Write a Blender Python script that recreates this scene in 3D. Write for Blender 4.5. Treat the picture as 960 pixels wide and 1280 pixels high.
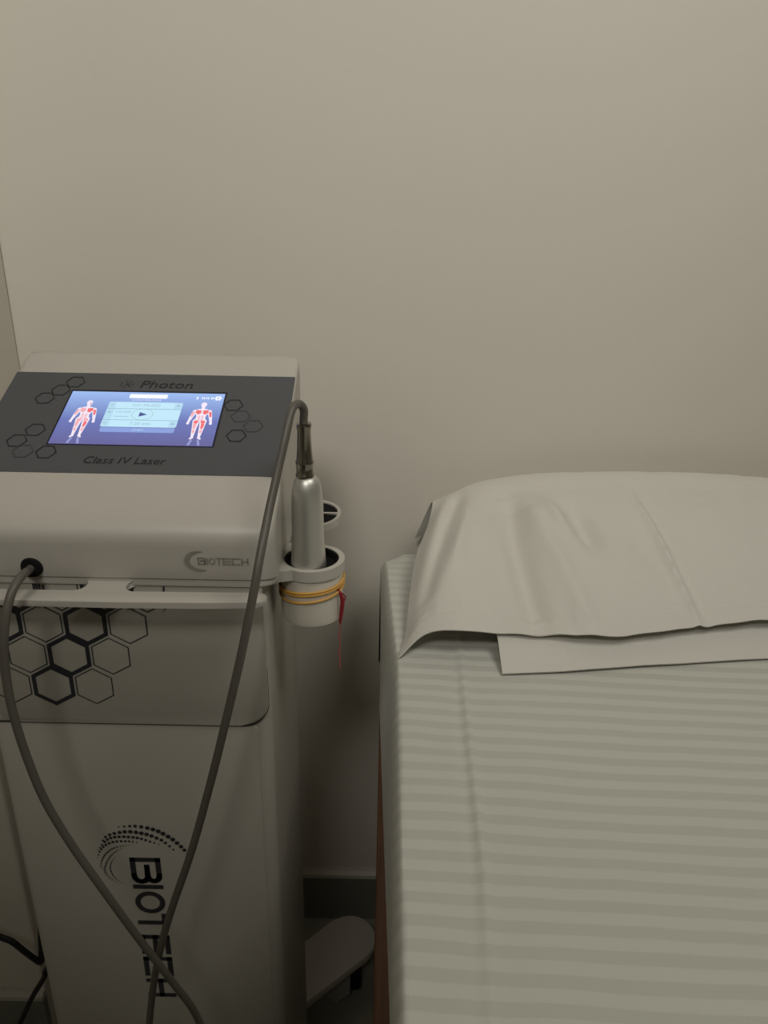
import bpy, bmesh, math, random
from mathutils import Vector, Matrix, noise

random.seed(4)
C = bpy.context.scene.collection
scene = bpy.context.scene
for o in list(bpy.data.objects):
    bpy.data.objects.remove(o)

# ------------------------------------------------------------------ camera, world, lamps, exposure
cd = bpy.data.cameras.new('camera')
cam = bpy.data.objects.new('camera', cd)
C.objects.link(cam)
cd.sensor_fit = 'VERTICAL'
cd.sensor_height = 36.0
cd.lens = 27.0
cd.clip_start = 0.02
cam.matrix_world = Matrix.Translation((0, 0, 1.27)) @ Matrix.Rotation(math.radians(68), 4, 'X') @ Matrix.Rotation(math.radians(1.1), 4, 'Z')
scene.camera = cam

w = bpy.data.worlds.new('world')
scene.world = w
w.use_nodes = True
w.node_tree.nodes['Background'].inputs[0].default_value = (0.5, 0.5, 0.46, 1)
w.node_tree.nodes['Background'].inputs[1].default_value = 0.05

scene.view_settings.view_transform = 'Standard'
scene.view_settings.look = 'None'
scene.view_settings.exposure = 0.0
scene.view_settings.gamma = 1.0
scene.view_settings.use_curve_mapping = False


def area_lamp(name, loc, target, sx, sy, power, col):
    ld = bpy.data.lights.new(name, 'AREA')
    ld.shape = 'RECTANGLE'
    ld.size, ld.size_y, ld.energy, ld.color = sx, sy, power, col
    o = bpy.data.objects.new(name, ld)
    C.objects.link(o)
    o.location = loc
    o.rotation_euler = (Vector(target) - Vector(loc)).to_track_quat('-Z', 'Y').to_euler()
    return o


# the room's ceiling lamp over the bed, and an unseen soft fill spot added to brighten the upper wall
area_lamp('ceiling_lamp_light', (0.75, 0.10, 2.52), (0.75, 0.10, 0), 0.7, 0.7, 10.8, (1.0, 0.975, 0.90))
sl = bpy.data.lights.new('added_wall_fill', 'SPOT')
sl.energy, sl.color, sl.shadow_soft_size = 70, (1.0, 0.965, 0.89), 0.22
sl.spot_size, sl.spot_blend = math.radians(72), 1.0
so = bpy.data.objects.new('added_wall_fill', sl)
C.objects.link(so)
so.location = (-0.25, -0.75, 2.45)
so.rotation_euler = (Vector((-0.2, 1.08, 1.65)) - Vector(so.location)).to_track_quat('-Z', 'Y').to_euler()

# ------------------------------------------------------------------ materials
MATS = {}


def mat(name, col, rough=0.5, metal=0.0, var=0.0, vscale=8.0, bump=0.0, bscale=200.0, spec=0.5, coat=0.0, sheen=0.0):
    m = bpy.data.materials.new(name)
    m.use_nodes = True
    nt = m.node_tree
    b = nt.nodes['Principled BSDF']
    b.inputs['Base Color'].default_value = (*col, 1)
    b.inputs['Roughness'].default_value = rough
    b.inputs['Metallic'].default_value = metal
    b.inputs['Specular IOR Level'].default_value = spec
    b.inputs['Coat Weight'].default_value = coat
    b.inputs['Sheen Weight'].default_value = sheen
    tc = nt.nodes.new('ShaderNodeTexCoord')
    if var > 0:
        n = nt.nodes.new('ShaderNodeTexNoise')
        n.inputs['Scale'].default_value = vscale
        n.inputs['Detail'].default_value = 4
        nt.links.new(tc.outputs['Object'], n.inputs['Vector'])
        r = nt.nodes.new('ShaderNodeValToRGB')
        r.color_ramp.elements[0].position = 0.3
        r.color_ramp.elements[1].position = 0.7
        r.color_ramp.elements[0].color = (*[c * (1 - var) for c in col], 1)
        r.color_ramp.elements[1].color = (*[min(1, c * (1 + var)) for c in col], 1)
        nt.links.new(n.outputs['Fac'], r.inputs['Fac'])
        nt.links.new(r.outputs['Color'], b.inputs['Base Color'])
    if bump > 0:
        n2 = nt.nodes.new('ShaderNodeTexNoise')
        n2.inputs['Scale'].default_value = bscale
        n2.inputs['Detail'].default_value = 3
        nt.links.new(tc.outputs['Object'], n2.inputs['Vector'])
        bp = nt.nodes.new('ShaderNodeBump')
        bp.inputs['Strength'].default_value = bump
        bp.inputs['Distance'].default_value = 0.002
        nt.links.new(n2.outputs['Fac'], bp.inputs['Height'])
        nt.links.new(bp.outputs['Normal'], b.inputs['Normal'])
    MATS[name] = m
    return m


mat('wall_paint', (0.66, 0.62, 0.55), 0.75, var=0.015, vscale=2.0, bump=0.12, bscale=60)
mat('ceiling_paint', (0.70, 0.68, 0.62), 0.8)
mat('far_wall_paint', (0.42, 0.40, 0.35), 0.8)
mat('skirting', (0.20, 0.20, 0.17), 0.5, var=0.05, vscale=12)
mat('skirting_top', (0.50, 0.47, 0.41), 0.5)
mat('floor_tile', (0.30, 0.29, 0.24), 0.45, var=0.10, vscale=9)
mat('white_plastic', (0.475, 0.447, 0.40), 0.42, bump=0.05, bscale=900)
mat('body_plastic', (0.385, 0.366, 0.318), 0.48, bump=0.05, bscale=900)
mat('charcoal_panel', (0.074, 0.078, 0.086), 0.42)
mat('black_print', (0.012, 0.013, 0.016), 0.45)
mat('faint_print', (0.045, 0.046, 0.048), 0.45)
mat('navy_print', (0.018, 0.019, 0.026), 0.45)
mat('silver_print', (0.27, 0.255, 0.22), 0.35)
mat('screen_border', (0.006, 0.007, 0.018), 0.2)
mat('black_rubber', (0.006, 0.006, 0.006), 0.8, spec=0.15)
mat('seam_dark', (0.045, 0.042, 0.037), 0.7)
mat('brushed_aluminium', (0.60, 0.59, 0.55), 0.44, metal=0.85)
mat('dark_chrome', (0.30, 0.275, 0.235), 0.22, metal=1.0)
mat('cable_grey', (0.105, 0.096, 0.080), 0.45)
mat('cord_black', (0.004, 0.004, 0.004), 0.5)
mat('cup_plastic', (0.66, 0.62, 0.54), 0.35)
mat('rubber_yellow', (0.62, 0.34, 0.07), 0.5)
mat('thread_red', (0.23, 0.006, 0.011), 0.7)
mat('thread_pale', (0.42, 0.09, 0.08), 0.7)
mat('castor_grey', (0.20, 0.20, 0.16), 0.5)
mat('mattress_vinyl', (0.5, 0.5, 0.45), 0.6)


def wood(name, a, b_):
    m = bpy.data.materials.new(name)
    m.use_nodes = True
    nt = m.node_tree
    b = nt.nodes['Principled BSDF']
    tc = nt.nodes.new('ShaderNodeTexCoord')
    mp = nt.nodes.new('ShaderNodeMapping')
    mp.inputs['Scale'].default_value = (160, 5, 60)
    n = nt.nodes.new('ShaderNodeTexNoise')
    n.inputs['Scale'].default_value = 1.0
    n.inputs['Detail'].default_value = 5
    r = nt.nodes.new('ShaderNodeValToRGB')
    r.color_ramp.elements[0].position = 0.35
    r.color_ramp.elements[1].position = 0.65
    r.color_ramp.elements[0].color = (*a, 1)
    r.color_ramp.elements[1].color = (*b_, 1)
    nt.links.new(tc.outputs['Object'], mp.inputs['Vector'])
    nt.links.new(mp.outputs['Vector'], n.inputs['Vector'])
    nt.links.new(n.outputs['Fac'], r.inputs['Fac'])
    nt.links.new(r.outputs['Color'], b.inputs['Base Color'])
    b.inputs['Roughness'].default_value = 0.4
    MATS[name] = m


wood('mahogany', (0.10, 0.040, 0.014), (0.20, 0.083, 0.030))


def fabric(name, c0, c1, stripe, angle, period):
    """woven cotton; with stripe=True satin bands run across at a small angle"""
    m = bpy.data.materials.new(name)
    m.use_nodes = True
    nt = m.node_tree
    L = nt.links.new
    b = nt.nodes['Principled BSDF']
    b.inputs['Roughness'].default_value = 0.75
    b.inputs['Sheen Weight'].default_value = 0.15
    tc = nt.nodes.new('ShaderNodeTexCoord')
    src = tc.outputs['UV'] if stripe else tc.outputs['Object']
    # weave: fine threads in both directions
    mp = nt.nodes.new('ShaderNodeMapping')
    mp.inputs['Scale'].default_value = (90, 900, 900)
    n = nt.nodes.new('ShaderNodeTexNoise')
    n.inputs['Scale'].default_value = 1.0
    n.inputs['Detail'].default_value = 3
    L(src, mp.inputs['Vector'])
    L(mp.outputs['Vector'], n.inputs['Vector'])
    mp2 = nt.nodes.new('ShaderNodeMapping')
    mp2.inputs['Scale'].default_value = (900, 90, 900)
    n2 = nt.nodes.new('ShaderNodeTexNoise')
    n2.inputs['Scale'].default_value = 1.0
    L(src, mp2.inputs['Vector'])
    L(mp2.outputs['Vector'], n2.inputs['Vector'])
    add = nt.nodes.new('ShaderNodeMath')
    add.operation = 'ADD'
    L(n.outputs['Fac'], add.inputs[0])
    L(n2.outputs['Fac'], add.inputs[1])
    bp = nt.nodes.new('ShaderNodeBump')
    bp.inputs['Strength'].default_value = 0.25
    bp.inputs['Distance'].default_value = 0.0006
    L(add.outputs[0], bp.inputs['Height'])
    L(bp.outputs['Normal'], b.inputs['Normal'])
    mix = nt.nodes.new('ShaderNodeMix')
    mix.data_type = 'RGBA'
    mix.inputs['A'].default_value = (*c0, 1)
    mix.inputs['B'].default_value = (*c1, 1)
    if stripe:
        rot = nt.nodes.new('ShaderNodeMapping')
        rot.inputs['Rotation'].default_value = (0, 0, angle)
        L(src, rot.inputs['Vector'])
        # a slight wander so the bands are not ruler straight
        wn = nt.nodes.new('ShaderNodeTexNoise')
        wn.inputs['Scale'].default_value = 9
        L(src, wn.inputs['Vector'])
        sp = nt.nodes.new('ShaderNodeSeparateXYZ')
        L(rot.outputs['Vector'], sp.inputs[0])
        w1 = nt.nodes.new('ShaderNodeMath')
        w1.operation = 'MULTIPLY_ADD'
        w1.inputs[1].default_value = 0.008
        L(wn.outputs['Fac'], w1.inputs[0])
        L(sp.outputs['Y'], w1.inputs[2])
        s = nt.nodes.new('ShaderNodeMath')
        s.operation = 'MULTIPLY'
        s.inputs[1].default_value = 2 * math.pi / period
        L(w1.outputs[0], s.inputs[0])
        sn = nt.nodes.new('ShaderNodeMath')
        sn.operation = 'SINE'
        L(s.outputs[0], sn.inputs[0])
        mr = nt.nodes.new('ShaderNodeMapRange')
        mr.interpolation_type = 'SMOOTHSTEP'
        mr.inputs['From Min'].default_value = -0.22
        mr.inputs['From Max'].default_value = 0.22
        L(sn.outputs[0], mr.inputs['Value'])
        L(mr.outputs['Result'], mix.inputs['Factor'])
        rr = nt.nodes.new('ShaderNodeMapRange')
        rr.inputs['To Min'].default_value = 0.55
        rr.inputs['To Max'].default_value = 0.85
        L(mr.outputs['Result'], rr.inputs['Value'])
        L(rr.outputs['Result'], b.inputs['Roughness'])
    else:
        L(n.outputs['Fac'], mix.inputs['Factor'])
    L(mix.outputs['Result'], b.inputs['Base Color'])
    MATS[name] = m


fabric('sheet_satin_stripe', (0.520, 0.525, 0.468), (0.592, 0.590, 0.528), True, math.radians(2.6), 0.0201)
fabric('plain_cotton', (0.61, 0.59, 0.535), (0.68, 0.655, 0.595), False, 0, 1)


def emit(name, col, s=1.0):
    m = bpy.data.materials.new(name)
    m.use_nodes = True
    nt = m.node_tree
    b = nt.nodes['Principled BSDF']
    b.inputs['Base Color'].default_value = (0.01, 0.01, 0.01, 1)
    b.inputs['Roughness'].default_value = 0.3
    b.inputs['Emission Color'].default_value = (*col, 1)
    b.inputs['Emission Strength'].default_value = s
    MATS[name] = m
    return m


emit('ui_white', (0.93, 0.95, 1.0), 1.0)
emit('ui_cyan', (0.53, 0.80, 0.95), 1.0)
emit('ui_cyan_dim', (0.46, 0.70, 0.86), 1.0)
emit('ui_bar', (0.25, 0.35, 0.72), 1.0)
emit('ui_line', (0.22, 0.36, 0.48), 1.0)
emit('ui_text', (0.30, 0.46, 0.58), 1.0)
emit('ui_play', (0.06, 0.09, 0.28), 1.0)
emit('ui_ring', (0.40, 0.62, 0.62), 1.0)
emit('ui_pale', (0.88, 0.80, 0.93), 1.0)
emit('ui_red', (0.85, 0.16, 0.17), 1.0)
emit('ui_pink', (0.88, 0.42, 0.46), 1.0)
emit('ui_ghost', (0.30, 0.32, 0.62), 1.0)
# screen background: the display's own blue gradient
m = emit('ui_background', (0.2, 0.3, 0.7), 1.0)
nt = m.node_tree
tcn = nt.nodes.new('ShaderNodeTexCoord')
spn = nt.nodes.new('ShaderNodeSeparateXYZ')
nt.links.new(tcn.outputs['UV'], spn.inputs[0])
rp = nt.nodes.new('ShaderNodeValToRGB')
e = rp.color_ramp.elements
e[0].position, e[0].color = 0.0, (0.125, 0.12, 0.32, 1)
e[1].position, e[1].color = 1.0, (0.33, 0.50, 0.88, 1)
e2 = rp.color_ramp.elements.new(0.45)
e2.color = (0.14, 0.18, 0.48, 1)
nt.links.new(spn.outputs['Y'], rp.inputs['Fac'])
nt.links.new(rp.outputs['Color'], nt.nodes['Principled BSDF'].inputs['Emission Color'])


# ------------------------------------------------------------------ helpers
def thing(name, loc, label, cat, group=None):
    o = bpy.data.objects.new(name, None)
    C.objects.link(o)
    o.location = loc
    o.empty_display_size = 0.05
    o['label'], o['category'] = label, cat
    if group:
        o['group'] = group
    return o


def tag(o, label, cat, group=None):
    o['label'], o['category'] = label, cat
    if group:
        o['group'] = group
    return o


def origin(o):
    v = Vector((0, 0, 0))
    while o:
        v += o.location
        o = o.parent
    return v


def obj(name, bm, m, parent=None, smooth=True, angle=35, loc=None):
    """link a bmesh given in world coordinates as one object"""
    me = bpy.data.meshes.new(name)
    o = bpy.data.objects.new(name, me)
    C.objects.link(o)
    if parent is not None:
        o.parent = parent
        bmesh.ops.translate(bm, verts=bm.verts, vec=-origin(parent))
    elif loc is not None:
        o.location = loc
        bmesh.ops.translate(bm, verts=bm.verts, vec=-Vector(loc))
    bmesh.ops.recalc_face_normals(bm, faces=bm.faces)
    bm.to_mesh(me)
    bm.free()
    for mm in (m if isinstance(m, (list, tuple)) else [m]):
        me.materials.append(MATS[mm])
    if smooth:
        for p in me.polygons:
            p.use_smooth = True
        me.set_sharp_from_angle(angle=math.radians(angle))
    return o


def struct(name, bm, m, **k):
    o = obj(name, bm, m, smooth=False, **k)
    o['kind'] = 'structure'
    return o


def box(bm, x0, x1, y0, y1, z0, z1, bev=0.0, seg=2):
    r = bmesh.ops.create_cube(bm, size=1)
    vs = r['verts']
    for v in vs:
        v.co = Vector((x0 + (v.co.x + .5) * (x1 - x0), y0 + (v.co.y + .5) * (y1 - y0), z0 + (v.co.z + .5) * (z1 - z0)))
    if bev > 0:
        es = list({e for v in vs for e in v.link_edges})
        bmesh.ops.bevel(bm, geom=es, offset=bev, segments=seg, affect='EDGES', profile=0.5)
    return bm


def rounded_box_z(bm, x0, x1, y0, y1, z0, z1, rf, rb, bev, seg=6):
    """box with vertical edges rounded: rf at the front (low y), rb at the back; then a small bevel on the rims"""
    pts = []
    for cx, cy, a0, r in ((x0 + rf, y0 + rf, 180, rf), (x1 - rf, y0 + rf, 270, rf), (x1 - rb, y1 - rb, 0, rb), (x0 + rb, y1 - rb, 90, rb)):
        for k in range(seg + 1):
            a = math.radians(a0 + 90 * k / seg)
            pts.append((cx + r * math.cos(a), cy + r * math.sin(a)))
    return extrude_poly(bm, pts, z0, z1, bev)


def extrude_poly(bm, pts, z0, z1, bev=0.0, bseg=2):
    n = len(pts)
    lo = [bm.verts.new((x, y, z0)) for x, y in pts]
    hi = [bm.verts.new((x, y, z1)) for x, y in pts]
    f0 = bm.faces.new(lo[::-1])
    f1 = bm.faces.new(hi)
    for i in range(n):
        bm.faces.new((lo[i], lo[(i + 1) % n], hi[(i + 1) % n], hi[i]))
    if bev > 0:
        es = list(f0.edges) + list(f1.edges)
        bmesh.ops.bevel(bm, geom=es, offset=bev, segments=bseg, affect='EDGES', profile=0.5)
    return bm


def plate_holes(bm, outer, holes, z0, z1):
    """flat plate with holes, outlines in xy"""
    loops = [outer] + holes
    for z, tops in ((z0, False), (z1, True)):
        es = []
        for lp in loops:
            vs = [bm.verts.new((x, y, z)) for x, y in lp]
            es += [bm.edges.new((vs[i], vs[(i + 1) % len(vs)])) for i in range(len(vs))]
        bmesh.ops.triangle_fill(bm, edges=es, use_beauty=True)
    for lp in loops:
        n = len(lp)
        a = [bm.verts.new((x, y, z0)) for x, y in lp]
        b = [bm.verts.new((x, y, z1)) for x, y in lp]
        for i in range(n):
            bm.faces.new((a[i], a[(i + 1) % n], b[(i + 1) % n], b[i]))
    bmesh.ops.remove_doubles(bm, verts=bm.verts, dist=1e-6)
    return bm


def lathe(bm, prof, cx, cy, seg=40, cap=True):
    rings = []
    for r, z in prof:
        rings.append([bm.verts.new((cx + r * math.cos(2 * math.pi * k / seg), cy + r * math.sin(2 * math.pi * k / seg), z)) for k in range(seg)])
    for a, b in zip(rings, rings[1:]):
        for k in range(seg):
            bm.faces.new((a[k], a[(k + 1) % seg], b[(k + 1) % seg], b[k]))
    if cap:
        bm.faces.new(rings[0][::-1])
        bm.faces.new(rings[-1])
    return bm


def catmull(pts, n=8, closed=False):
    P = [Vector(p) for p in pts]
    out = []
    m = len(P)
    rng = range(m) if closed else range(m - 1)
    for i in rng:
        p0 = P[(i - 1) % m] if closed or i > 0 else P[0] * 2 - P[1]
        p1, p2 = P[i], P[(i + 1) % m]
        p3 = P[(i + 2) % m] if closed or i + 2 < m else P[-1] * 2 - P[-2]
        for k in range(n):
            t = k / n
            out.append(0.5 * ((2 * p1) + (p2 - p0) * t + (2 * p0 - 5 * p1 + 4 * p2 - p3) * t * t + (3 * p1 - p0 - 3 * p2 + p3) * t ** 3))
    if not closed:
        out.append(P[-1])
    return out


def tube(bm, pts, r, seg=12, closed=False, radii=None):
    P = [Vector(p) for p in pts]
    n = len(P)
    rings = []
    up = Vector((0.13, 0.2, 1)).normalized()
    prev = None
    for i in range(n):
        if closed:
            t = (P[(i + 1) % n] - P[(i - 1) % n]).normalized()
        else:
            t = (P[min(n - 1, i + 1)] - P[max(0, i - 1)]).normalized()
        if prev is None:
            a = t.cross(up)
            if a.length < 1e-3:
                a = t.cross(Vector((1, 0, 0)))
            a.normalize()
        else:
            a = (prev - t * prev.dot(t)).normalized()
        prev = a
        b = t.cross(a)
        rr = radii[i] if radii else r
        rings.append([bm.verts.new(P[i] + rr * (a * math.cos(2 * math.pi * k / seg) + b * math.sin(2 * math.pi * k / seg))) for k in range(seg)])
    for i in range(n if closed else n - 1):
        a, b = rings[i], rings[(i + 1) % n]
        for k in range(seg):
            bm.faces.new((a[k], a[(k + 1) % seg], b[(k + 1) % seg], b[k]))
    if not closed:
        bm.faces.new(rings[0][::-1])
        bm.faces.new(rings[-1])
    return bm


class Frame:
    """a printed face: 2D points (u, v) on a plane in the room"""
    def __init__(s, o, u, v):
        s.o, s.u, s.v = Vector(o), Vector(u).normalized(), Vector(v).normalized()
        s.n = s.u.cross(s.v)

    def at(s, u, v, h=0.0):
        return s.o + s.u * u + s.v * v + s.n * h


def flat(bm, fr, poly, h, mi=0):
    f = bm.faces.new([bm.verts.new(fr.at(u, v, h)) for u, v in poly])
    f.material_index = mi
    return f


def slab(bm, fr, poly, h0, h1):
    lo = [bm.verts.new(fr.at(u, v, h0)) for u, v in poly]
    hi = [bm.verts.new(fr.at(u, v, h1)) for u, v in poly]
    n = len(poly)
    bm.faces.new(lo[::-1])
    bm.faces.new(hi)
    for i in range(n):
        bm.faces.new((lo[i], lo[(i + 1) % n], hi[(i + 1) % n], hi[i]))


def ring_poly(bm, fr, outer, inner, h):
    n = len(outer)
    a = [bm.verts.new(fr.at(u, v, h)) for u, v in outer]
    b = [bm.verts.new(fr.at(u, v, h)) for u, v in inner]
    for i in range(n):
        bm.faces.new((a[i], a[(i + 1) % n], b[(i + 1) % n], b[i]))


def hexagon(bm, fr, cu, cv, ro, ri, h, rot=30, sv=1.0):
    o = [(cu + ro * math.cos(math.radians(rot + 60 * k)), cv + sv * ro * math.sin(math.radians(rot + 60 * k))) for k in range(6)]
    i = [(cu + ri * math.cos(math.radians(rot + 60 * k)), cv + sv * ri * math.sin(math.radians(rot + 60 * k))) for k in range(6)]
    ring_poly(bm, fr, o, i, h)


def stroke(bm, fr, pts, t, h, mi=0, closed=False):
    q = pts + [pts[0]] if closed else pts
    for (a, b) in zip(q, q[1:]):
        d = Vector((b[0] - a[0], b[1] - a[1]))
        L_ = d.length
        if L_ < 1e-9:
            continue
        d /= L_
        nrm = Vector((-d.y, d.x)) * t / 2
        e = d * t / 2
        flat(bm, fr, [(a[0] - e.x + nrm.x, a[1] - e.y + nrm.y), (a[0] - e.x - nrm.x, a[1] - e.y - nrm.y),
                      (b[0] + e.x - nrm.x, b[1] + e.y - nrm.y), (b[0] + e.x + nrm.x, b[1] + e.y + nrm.y)], h, mi)


def disc_pts(cu, cv, r, n=24, rv=None):
    rv = r if rv is None else rv
    return [(cu + r * math.cos(2 * math.pi * k / n), cv + rv * math.sin(2 * math.pi * k / n)) for k in range(n)]


def text_bm(s, fr, u0, v0, height, width, h, shear=0.0, bold=0.0):
    """lettering as a flat mesh fitted to a width and a cap height"""
    cu = bpy.data.curves.new('lettering', 'FONT')
    cu.body = s
    cu.offset = bold
    cu.resolution_u = 3
    o = bpy.data.objects.new('lettering', cu)
    C.objects.link(o)
    dg = bpy.context.evaluated_depsgraph_get()
    me = bpy.data.meshes.new_from_object(o.evaluated_get(dg))
    bpy.data.objects.remove(o)
    bm = bmesh.new()
    bm.from_mesh(me)
    bpy.data.meshes.remove(me)
    xs = [v.co.x for v in bm.verts]
    x0, x1 = min(xs), max(xs)
    cap = 0.70
    for v in bm.verts:
        vv = v.co.y / cap * height
        uu = (v.co.x - x0) / (x1 - x0) * width + shear * vv
        v.co = fr.at(u0 + uu, v0 + vv, h)
    return bm


# letters of the wordmark on a unit cell: list of stroke polylines
def arc(cx, cy, rx, ry, a0, a1, n=10):
    return [(cx + rx * math.cos(math.radians(a0 + (a1 - a0) * k / n)), cy + ry * math.sin(math.radians(a0 + (a1 - a0) * k / n))) for k in range(n + 1)]


WORD = {
    'B': [[(0, 0), (0, 1)], [(0, 1), (.72, 1)] + arc(.72, .77, .26, .23, 90, -90, 6) + [(.32, .54)], [(.32, .54), (.74, .54)] + arc(.74, .27, .27, .27, 90, -90, 6) + [(0, 0)]],
    'I': [[(0.5, 0), (0.5, 1)]],
    'O': [arc(.5, .5, .5, .5, 0, 360, 22)],
    'T': [[(0, 1), (1, 1)], [(.5, 0), (.5, 1)]],
    'E': [[(0, 0), (0, 1)], [(0, 1), (1, 1)], [(0, .5), (1, .5)], [(0, 0), (1, 0)]],
    'C': [[(1, 1), (0, 1), (0, 0), (1, 0)]],
    'H': [[(0, 0), (0, 1)], [(1, 0), (1, 1)], [(0, .5), (1, .5)]],
}


def wordmark(bm, fr, cells, v0, v1, t, h):
    """cells: (letter, start, end) along u; the cap height runs v0..v1"""
    for ch, a, b in cells:
        for st in WORD[ch]:
            pts = [(a + t / 2 + x * (b - a - t), v0 + t / 2 + y * (v1 - v0 - t)) for x, y in st]
            if ch == 'O':
                rin, rout = 1 - 2 * t / (b - a), 1
                cu_, cv_ = (a + b) / 2, (v0 + v1) / 2
                ru, rv_ = (b - a) / 2, (v1 - v0) / 2
                ring_poly(bm, fr, disc_pts(cu_, cv_, ru, 28, rv_), disc_pts(cu_, cv_, ru - t, 28, rv_ - t), h)
            else:
                stroke(bm, fr, pts, t, h)


# ------------------------------------------------------------------ the room
WY = 1.08
struct('floor', box(bmesh.new(), -1.2, 2.3, -2.2, WY + .1, -.1, 0), 'floor_tile')
struct('ceiling', box(bmesh.new(), -1.2, 2.3, -2.2, WY + .1, 2.6, 2.7), 'ceiling_paint')
struct('wall_back', box(bmesh.new(), -1.2, 2.3, WY, WY + .1, 0, 2.6), 'wall_paint')
# the wall on the left comes forward as a pier beside the laser trolley
struct('wall_left', box(bmesh.new(), -1.1, -.518, .8346, WY, 0, 2.6, .004, 2), 'wall_paint')
struct('wall_side', box(bmesh.new(), -1.2, -1.1, -2.1, WY, 0, 2.6), 'wall_paint')
struct('wall_right', box(bmesh.new(), 2.2, 2.3, -2.1, WY, 0, 2.6), 'far_wall_paint')
struct('wall_front', box(bmesh.new(), -1.2, 2.3, -2.2, -2.1, 0, 2.6), 'far_wall_paint')


def skirting(name, x0, x1, yb):
    b = struct(name, box(bmesh.new(), x0, x1, yb - .012, yb, 0, .103), 'skirting')
    bm = bmesh.new()
    # a pale rounded top bead
    pr = [(yb - .013, .103), (yb - .012, .110), (yb - .006, .1145), (yb, .115), (yb, .103)]
    lo = [bm.verts.new((x0, y, z)) for y, z in pr]
    hi = [bm.verts.new((x1, y, z)) for y, z in pr]
    bm.faces.new(lo)
    bm.faces.new(hi[::-1])
    for i in range(len(pr)):
        bm.faces.new((lo[i], lo[(i + 1) % len(pr)], hi[(i + 1) % len(pr)], hi[i]))
    obj('top_bead', bm, 'skirting_top', b, smooth=False)
    return b


skirting('baseboard_back', -.518, 2.2, WY)
skirting('baseboard_left', -1.1, -.518, .8346)

# ------------------------------------------------------------------ the laser trolley
XC = -.2375
laser = thing('laser_machine', (XC, .71, 0), 'tall white therapy laser trolley with a lit touch screen, standing left of the bed', 'medical device')

# base with feet and castors
bm = bmesh.new()
rounded_box_z(bm, -.365, -.112, .59, .812, .07, .10, .02, .02, .004)
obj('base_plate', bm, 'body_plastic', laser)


def foot(p0, p1, r0, r1):
    """a rounded flat arm from p0 to p1"""
    a, b = Vector(p0), Vector(p1)
    d = (b - a).normalized()
    n = Vector((-d.y, d.x))
    ang = math.atan2(d.y, d.x)
    pts = [tuple(a + n * r0), tuple(a - n * r0)]
    pts += [(b.x + r1 * math.cos(ang + math.radians(t)), b.y + r1 * math.sin(ang + math.radians(t))) for t in range(-90, 91, 12)]
    bm = bmesh.new()
    extrude_poly(bm, pts, .074, .090, .003, 2)
    return bm


def castor(parent, x, y):
    bm = bmesh.new()
    # twin wheels with a fork between
    for s in (-1, 1):
        prof = [(.010, -.009), (.026, -.009), (.029, -.005), (.029, .005), (.026, .009), (.010, .009)]
        b2 = bmesh.new()
        lathe(b2, prof, 0, 0, 24)
        bmesh.ops.transform(b2, matrix=Matrix.Translation((x + s * .016, y, .0292)) @ Matrix.Rotation(math.pi / 2, 4, 'Y'), verts=b2.verts)
        tmp = bpy.data.meshes.new('t')
        b2.to_mesh(tmp)
        b2.free()
        bm.from_mesh(tmp)
        bpy.data.meshes.remove(tmp)
    box(bm, x - .006, x + .006, y - .012, y + .012, .02, .062, .003)
    lathe(bm, [(.012, .045), (.014, .055), (.014, .0745)], x, y, 20)
    return obj('castor', bm, 'black_rubber', parent)


ft = obj('foot', foot((-.19, .822), (-.0455, .9546), .044, .0455), 'white_plastic', laser)
castor(ft, -.050, .940)
bm = bmesh.new()
capf = Frame((-.0645, .8980, .0480), (1, 0, 0), (0, .62, .78))
slab(bm, capf, [(.026 * math.cos(math.radians(30 + 60 * k)), .026 * math.sin(math.radians(30 + 60 * k))) for k in range(6)], -.012, 0)
obj('castor_cap', bm, 'castor_grey', ft, smooth=False)
for (a, b) in (((-.335, .77), (-.375, .795)), ((-.34, .60), (-.40, .52)), ((-.13, .60), (-.075, .52))):
    f2 = obj('foot', foot(a, b, .034, .03), 'white_plastic', laser)
    castor(f2, b[0], b[1])

# lower body: shell and front plates with a seam between
bm = bmesh.new()
rounded_box_z(bm, -.3715, -.1035, .6025, .816, .10, .9555, .014, .012, .003)
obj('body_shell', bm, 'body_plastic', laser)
FB = Frame((XC, .6, 0), (1, 0, 0), (0, 0, 1))       # front face of the body, u from the middle, v = height


def round_rect(u0, u1, v0, v1, r_bl, r_br, r_tr, r_tl, n=6):
    pts = []
    for cu, cv, a0, r in ((u0 + r_bl, v0 + r_bl, 180, r_bl), (u1 - r_br, v0 + r_br, 270, r_br), (u1 - r_tr, v1 - r_tr, 0, r_tr), (u0 + r_tl, v1 - r_tl, 90, r_tl)):
        if r <= 0:
            pts.append((cu, cv))
        else:
            pts += [(cu + r * math.cos(math.radians(a0 + 90 * k / n)), cv + r * math.sin(math.radians(a0 + 90 * k / n))) for k in range(n + 1)]
    return pts


def plate(name, poly, m, parent, h0=-.004, h1=0.0, bev=.0012):
    bm = bmesh.new()
    lo = [bm.verts.new(FB.at(u, v, h0)) for u, v in poly]
    hi = [bm.verts.new(FB.at(u, v, h1)) for u, v in poly]
    n = len(poly)
    bm.faces.new(lo[::-1])
    top = bm.faces.new(hi)
    for i in range(n):
        bm.faces.new((lo[i], lo[(i + 1) % n], hi[(i + 1) % n], hi[i]))
    bmesh.ops.bevel(bm, geom=list(top.edges), offset=bev, segments=2, affect='EDGES', profile=0.5)
    return obj(name, bm, m, parent)


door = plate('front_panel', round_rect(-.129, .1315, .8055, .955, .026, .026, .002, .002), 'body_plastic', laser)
lower = plate('lower_front_panel', round_rect(-.1295, .1215, .104, .8036, .004, .004, .004, .004), 'body_plastic', laser, -.004, -.0016, .0005)
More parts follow.
